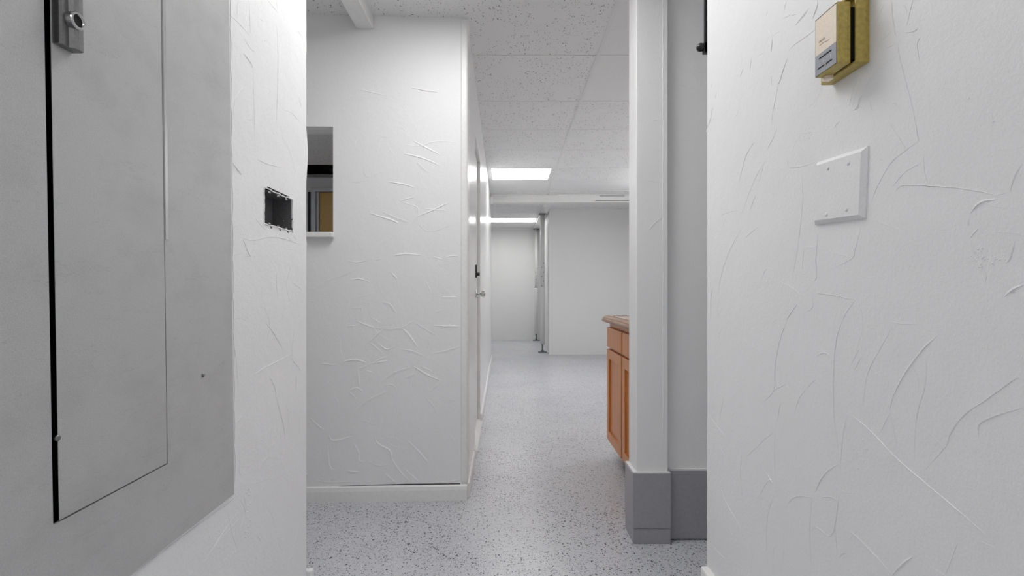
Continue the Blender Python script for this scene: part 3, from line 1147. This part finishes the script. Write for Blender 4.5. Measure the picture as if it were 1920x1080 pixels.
box(bm, -0.09, -0.0015, tb[0], tb[0] + 0.004, tb[2], tb[3])
box(bm, -0.09, -0.0015, tb[1] - 0.004, tb[1], tb[2], tb[3])
box(bm, -0.09, -0.0015, tb[0], tb[1], tb[2], tb[2] + 0.004)
box(bm, -0.09, -0.0015, tb[0], tb[1], tb[3] - 0.004, tb[3])
obj('tub', bm, M['black'], EP)
bm = B(0.0024, 0.0032, DY0 + 0.0092, DY1 + 0.0025, DZ0 + 0.0022, DZ1 - 0.002)
pdoor = obj('panel_door', bm, M['panel'], EP)
bm = B(0.003, 0.0046, DY1 + 0.005, DY1 + 0.0125, 0.52, DZ1, 0.0005, 1)
hs = obj('hinge_strip', bm, simple('bare_metal', (0.5, 0.5, 0.5), 0.25, 0.1), EP)
# handle: stepped slab, ring with a hole
lz = 1.350 - 0.566
ly = 0.645 - 0.735
bm = bmesh.new()
prism(bm, [Vector((0.003, ly - 0.0075, lz + 0.06)), Vector((0.012, ly - 0.0075, lz + 0.06)), Vector((0.014, ly - 0.005, lz + 0.06)), Vector((0.014, ly + 0.004, lz + 0.06)), Vector((0.019, ly + 0.006, lz + 0.06)), Vector((0.021, ly + 0.012, lz + 0.06)), Vector((0.020, ly + 0.019, lz + 0.06)), Vector((0.016, ly + 0.021, lz + 0.06)), Vector((0.003, ly + 0.021, lz + 0.06))], (0, 0, -0.092))
lat = obj('door_latch', bm, M['steel'], pdoor)
lat['label'] = 'worn steel latch with a round finger hole'
bm = bmesh.new()
rc = (0.0185, ly + 0.0085, lz + 0.004)
lathe(bm, [(0.0072, -0.004), (0.0112, -0.004), (0.0112, 0.0035), (0.0104, 0.005), (0.008, 0.005), (0.0072, 0.0035), (0.0072, -0.004)], rc, (1, 0, 0), 32)
obj('latch_ring', bm, M['chrome'], pdoor, False)
bm = lathe(bmesh.new(), [(0, 0), (0.0073, 0), (0.0073, 0.003), (0, 0.003)], rc, (1, 0, 0), 24)
obj('finger_hole', bm, M['hole'], pdoor)
for (px, py, par) in ((103, 820, pdoor), (381, 707, cover)):
    p = on_plane(px, py, (LW + 0.004, 0, 0), Vector((1, 0, 0)))
    bm = lathe(bmesh.new(), [(0, 0), (0.0042, 0), (0.0040, 0.002), (0.0025, 0.0032), (0, 0.0035)], (0.003, p.y - 0.735 + 0.018 * (p.z - 0.566) + (0.004 if px < 200 else 0), p.z - 0.566), (1, 0, 0), 14)
    obj('screw', bm, M['steel'], par, True)

# ------------------------------------------------------------------ open wiring box
y0, y1, z0, z1 = BOX
t = thing('wiring_box', 'open dark metal wiring box set into the left wall, without a cover', 'electrical box', (LW, (y0 + y1) / 2, z0))
hw, hh, dp = (y1 - y0) / 2, z1 - z0, 0.055
bm = bmesh.new()
box(bm, -dp, -dp + 0.002, -hw, hw, 0, hh)
box(bm, -dp, -0.003, -hw, -hw + 0.0015, 0, hh)
box(bm, -dp, -0.003, hw - 0.0015, hw, 0, hh)
box(bm, -dp, -0.003, -hw, hw, 0, 0.0015)
box(bm, -dp, -0.003, -hw, hw, hh - 0.0015, hh)
obj('box_shell', bm, simple('dark_box_steel', (0.15, 0.15, 0.155), 0.6, 0.2, grain=0.15, gscale=120), t)
for (a, b) in ((-0.045, 0.052), (-0.002, 0.052), (0.012, 0.040), (0.012, 0.018), (-0.05, 0.02)):
    bm = bmesh.new()
    lathe(bm, [(0, 0), (0.0032, 0), (0.0032, 0.0008), (0, 0.0008)], (-dp + 0.002, a, b), (1, 0, 0), 10)
    obj('knockout_hole', bm, M['hole'], t)
bm = bmesh.new()
lathe(bm, [(0, 0), (0.010, 0), (0.010, 0.020), (0, 0.022)], (-0.05, -0.03, 0.062), (1, 0.3, 0), 14)
c = obj('cable_clamp', bm, M['dark_steel'], t)
for k in range(3):
    yk = -hw + 0.030 + k * 0.046
    bm = bmesh.new()
    box(bm, -0.004, -0.001, yk - 0.007, yk + 0.007, hh - 0.008, hh - 0.0015, 0.001)
    obj('mounting_ear', bm, M['steel'], t)
    bm = B(-0.004, -0.001, yk - 0.006, yk + 0.006, 0.0015, 0.006, 0.001)
    e = obj('mounting_ear', bm, M['steel'], t)
for yk in (-0.045, 0.002, 0.048):     # notches broken into the plaster
    bm = bmesh.new()
    prism(bm, [Vector((-0.002, yk - 0.002, 0.0005)), Vector((-0.002, yk + 0.0035, 0.0005)), Vector((-0.002, yk + 0.006, -0.007)), Vector((-0.002, yk + 0.002, -0.0075))], (0.0026, 0, 0))
    obj('plaster_notch', bm, M['hole'], t)
bm = bmesh.new()
prism(bm, [Vector((-0.002, -hw + 0.012, hh - 0.001)), Vector((-0.002, hw - 0.016, hh - 0.001)), Vector((-0.002, hw - 0.02, hh + 0.0045)), Vector((-0.002, -hw + 0.016, hh + 0.006))], (0.0026, 0, 0))
obj('plaster_gap', bm, M['hole'], t)
bm = bmesh.new()
prism(bm, [Vector((-0.002, hw - 0.001, 0.0)), Vector((-0.002, hw + 0.003, -0.004)), Vector((-0.002, hw + 0.0045, 0.028)), Vector((-0.002, hw - 0.001, 0.034))], (0.0026, 0, 0))
obj('plaster_gap', bm, M['hole'], t)
# ragged white plaster rim
bm = bmesh.new()
for seg in range(4):
    for i in range(9):
        a, b = i / 9, (i + 1.1) / 9
        if seg == 0: p, q = Vector((0, -hw + 2 * hw * a, 0)), Vector((0, -hw + 2 * hw * b, 0))
        elif seg == 1: p, q = Vector((0, hw, hh * a)), Vector((0, hw, hh * b))
        elif seg == 2: p, q = Vector((0, hw - 2 * hw * a, hh)), Vector((0, hw - 2 * hw * b, hh))
        else: p, q = Vector((0, -hw, hh - hh * a)), Vector((0, -hw, hh - hh * b))
        r = Vector((0, random.uniform(-1, 1), random.uniform(-1, 1))) * 0.0012
        lathe(bm, [(0, -0.0005), (0.0015, 0), (0.0015, (q - p).length * 0.95), (0, (q - p).length)], p + r + Vector((0.0003, 0, 0)), (q - p), 6)
obj('plaster_rim', bm, M['plaster'], t)

# ------------------------------------------------------------------ blank plate on the right wall
t = thing('blank_wall_plate', 'white painted blank cover plate on the right wall below the thermostat', 'wall plate', (RW, 0.808, 1.170), (math.radians(3.4), 0, 0))
bm = bmesh.new()
hw, hh = 0.0605, 0.0545
bb = 0.0065
vs_o = [bm.verts.new(p) for p in ((0.001, -hw, -hh), (0.001, hw, -hh), (0.001, hw, hh), (0.001, -hw, hh))]
vs_m = [bm.verts.new(p) for p in ((-0.0022, -hw, -hh), (-0.0022, hw, -hh), (-0.0022, hw, hh), (-0.0022, -hw, hh))]
vs_i = [bm.verts.new(p) for p in ((-0.0075, -hw + bb, -hh + bb), (-0.0075, hw - bb, -hh + bb), (-0.0075, hw - bb, hh - bb), (-0.0075, -hw + bb, hh - bb))]
for a, b in ((vs_o, vs_m), (vs_m, vs_i)):
    for i in range(4):
        j = (i + 1) % 4
        bm.faces.new((a[i], a[j], b[j], b[i]))
bm.faces.new(vs_i)
obj('plate', bm, M['plaster'], t)
for (a, b) in ((-0.027, 0.036), (0.023, 0.037), (-0.027, -0.037), (0.022, -0.040)):
    bm = lathe(bmesh.new(), [(0, -0.0005), (0.0036, -0.0005), (0.0034, 0.0008), (0.002, 0.0014), (0, 0.0015)], (-0.0075, a, b), (-1, 0, 0), 14)
    obj('screw', bm, M['plaster'], t, True)

# ------------------------------------------------------------------ thermostat
TB0, TB1 = 0.743, 0.827
t = thing('thermostat', 'old gold thermostat with a cream and silver face high on the right wall', 'thermostat', (RW, (TB0 + TB1) / 2, 1.348))
yc = (TB0 + TB1) / 2
hb = (TB1 - TB0) / 2
bm = bmesh.new()
box(bm, -0.006, 0.0, -hb, hb, 0, 0.112, 0.001, 1)
for a in ((-hb, -hb + 0.004, 0, 0.112), (hb - 0.004, hb, 0, 0.112), (-hb + 0.004, hb - 0.004, 0, 0.004), (-hb + 0.004, hb - 0.004, 0.108, 0.112)):
    box(bm, -0.0205, -0.004, *a, 0.0006, 1)
obj('base', bm, M['brass'], t)
c0, c1 = 0.7495 - yc, 0.8035 - yc
zb, zt = 0.0015, 0.0960
bm = B(-0.0450, -0.0242, c0, c1, zb, zt, 0.0014, 2)
cover2 = obj('cover', bm, M['brass'], t)
bm = B(-0.0262, -0.005, c0 + 0.005, c1 - 0.006, zb + 0.008, zt - 0.006)
obj('inner_body', bm, M['hole'], t)
bm = B(-0.0454, -0.0447, c0 + 0.0012, c1 - 0.0012, zb + 0.001, zt - 0.0012)
obj('face_border', bm, M['hole'], cover2)
zs_ = zb + 0.0335
bm = B(-0.0459, -0.0450, c0 + 0.0012, c1 - 0.0024, zs_, zt - 0.003)
fp = obj('face_plate', bm, M['cream'], cover2)
fp['label'] = 'cream upper face'
bm = B(-0.0459, -0.0450, c0 + 0.0012, c1 - 0.0024, zb + 0.001, zs_ - 0.0002)
sp = obj('scale_plate', bm, M['silver'], cover2)
sp['label'] = 'silver scale face'
def flat(u0, u1, za, zc, mat, nm, dx=-0.0464):
    bm = B(dx, -0.0455, c1 - u1, c1 - u0, za, zc)
    return obj(nm, bm, mat, cover2)
# u runs left to right on the face as seen from the passage
flat(0.012, 0.042, zb + 0.0250, zb + 0.0268, M['hole'], 'temperature_slot')
flat(0.009, 0.0435, zb + 0.0098, zb + 0.0116, M['hole'], 'setting_slot')
flat(0.0275, 0.0290, zb + 0.0085, zb + 0.0120, simple('setting_tab', (0.8, 0.75, 0.4), 0.4), 'setting_pointer', -0.0470)
def text(s, u, z, size, mat, nm, rot=0.0, parent=None, dx=-0.0462):
    cu = bpy.data.curves.new(nm, 'FONT')
    cu.body = s
    cu.size = size
    cu.extrude = 0.0002
    cu.align_x = 'CENTER'
    o = bpy.data.objects.new(nm, cu)
    me = bpy.data.meshes.new_from_object(o)
    bpy.data.objects.remove(o)
    # text plane: x -> -Y (left to right as seen looking +X), y -> Z
    mtx = Matrix(((0, 0, -1, dx), (-1, 0, 0, c1 - u), (0, 1, 0, z), (0, 0, 0, 1)))
    me.transform(mtx)
    me.materials.append(mat)
    r = bpy.data.objects.new(nm, me)
    COL.objects.link(r)
    r.parent = parent or cover2
    return r
for i, s in enumerate(('5', '6', '7', '8')):
    text(s, 0.0145 + i * 0.0085, zb + 0.0160, 0.0055, M['white_ink'], 'scale_mark')
bm = bmesh.new()
for i in range(3):
    bm = bmesh.new()
    box(bm, -0.0463, -0.0455, c1 - 0.0193 - i * 0.0085, c1 - 0.0183 - i * 0.0085, zb + 0.0178, zb + 0.0188)
    obj('scale_dot', bm, M['white_ink'], cover2)
# faint script flourish on the cream face
bm = bmesh.new()
def inkline(pts, w):
    for a, b in zip(pts, pts[1:]):
        d = (b - a).normalized()
        s = Vector((1, 0, 0)).cross(d) * w
        vs = [bm.verts.new(p) for p in (a - s, b - s, b + s, a + s)]
        bm.faces.new(vs)
        ws = [bm.verts.new(v.co + Vector((-0.0002, 0, 0))) for v in vs]
        bm.faces.new(ws)
X = -0.0460
inkline([Vector((X, c1 - (0.013 + 0.024 * i / 10), zs_ + 0.0125 + 0.0014 * math.sin(i * 0.5))) for i in range(11)], 0.0004)
inkline([Vector((X, c1 - (0.011 + 0.016 * i / 30), zs_ + 0.019 + 0.0022 * math.sin(i * 1.05))) for i in range(31)], 0.00018)
obj('script_mark', bm, M['ink'], cover2)
bm = bmesh.new()
box(bm, -0.034, -0.022, c1 - 0.012, c1 + 0.001, zb - 0.006, zb + 0.003, 0.001, 1)
o = obj('lever', bm, M['cream'], t)
o['label'] = 'pale lever tab under the cover'

# ------------------------------------------------------------------ black bolt at the end of the right wall
t = thing('surface_bolt', 'black metal bolt with a round ball tip beside the right wall corner', 'bolt', (0.551, 1.358, 1.66))
bm = bmesh.new()
box(bm, -0.0045, 0.012, -0.003, 0.004, 0.002, 0.32, 0.001, 1)
obj('bar', bm, M['black_metal'], t)
bm = bmesh.new()
lathe(bm, [(0, -0.012)] + [(0.0115 * math.sin(math.pi * i / 12), -0.0115 * math.cos(math.pi * i / 12)) for i in range(1, 12)] + [(0, 0.0115)], (-0.012, 0.006, 0.019), (0, 0, 1), 20)
obj('ball_tip', bm, M['black_metal'], t, True)
bm = B(-0.006, 0.008, -0.003, 0.010, 0.0, 0.030, 0.001, 1)
obj('collar', bm, M['black_metal'], t)

# ------------------------------------------------------------------ cabinet and worktop
CF, CYF, CYN, CB = 0.628, 2.985, 2.085, 1.18
t = thing('base_cabinet', 'orange brown wooden base cabinet standing behind the white pillar', 'cabinet', (CF, CYF, 0))
W = M['wood']
L_ = CYF - CYN
bm = bmesh.new()
box(bm, 0.0, CB - CF, -L_, 0, 0.095, 0.815, 0.002, 1)
obj('carcass', bm, W, t)
bm = B(0.075, CB - CF - 0.01, -L_ + 0.01, -0.01, 0.0, 0.096)
o = obj('toe_kick', bm, M['dark_steel'], t)
def shaker(y0, y1, z0, z1, nm):
    bm = bmesh.new()
    fw = 0.055
    for a in ((y0, y0 + fw, z0, z1), (y1 - fw, y1, z0, z1), (y0 + fw, y1 - fw, z0, z0 + fw), (y0 + fw, y1 - fw, z1 - fw, z1)):
        box(bm, -0.020, -0.0005, *a, 0.0015, 1)
    d = obj(nm, bm, W, t)
    bm = B(-0.010, -0.0008, y0 + fw - 0.002, y1 - fw + 0.002, z0 + fw - 0.002, z1 - fw + 0.002)
    obj('door_panel', bm, W, d)
    return d
shaker(-0.375, -0.006, 0.112, 0.655, 'cabinet_door')
shaker(-0.775, -0.399, 0.112, 0.655, 'cabinet_door')
for a in ((-0.375, -0.006), (-0.775, -0.399)):
    bm = B(-0.019, -0.0005, a[0], a[1], 0.668, 0.786, 0.003, 2)
    obj('drawer_front', bm, W, t)
w = thing('worktop', 'beige tiled worktop with a moulded brown wood edge on the cabinet', 'worktop', (CF, CYF, 0.815))
bm = bmesh.new()
prof = [(0.02, 0.0), (-0.030, 0.0), (-0.040, 0.006), (-0.043, 0.014), (-0.040, 0.021), (-0.034, 0.024), (-0.034, 0.028), (-0.030, 0.034), (-0.022, 0.038), (-0.010, 0.040), (0.004, 0.040), (0.006, 0.037), (0.02, 0.037)]
prism(bm, [Vector((a, 0.034, b)) for a, b in prof], (0, -L_ - 0.034, 0))
obj('front_edge', bm, M['wood_top'], w)
bm = bmesh.new()
prism(bm, [Vector((0.021, -a - 0.010, b)) for a, b in prof], (CB - CF - 0.02, 0, 0))
obj('end_edge', bm, M['wood_top'], w)
bm = bmesh.new()
nx, ny = 4, 6
sx, sy = (CB - CF - 0.024) / nx, (L_ - 0.04) / ny
for i in range(nx):
    for j in range(ny):
        box(bm, 0.022 + i * sx, 0.022 + (i + 1) * sx - 0.004, -L_ + 0.002 + j * sy, -L_ + 0.002 + (j + 1) * sy - 0.004, 0.0, 0.0385, 0.0015, 1)
box(bm, 0.021, CB - CF, -L_, -0.031, 0.0, 0.0365, mi=1)
obj('tile_surface', bm, [M['counter_tile'], M['ink']], w)
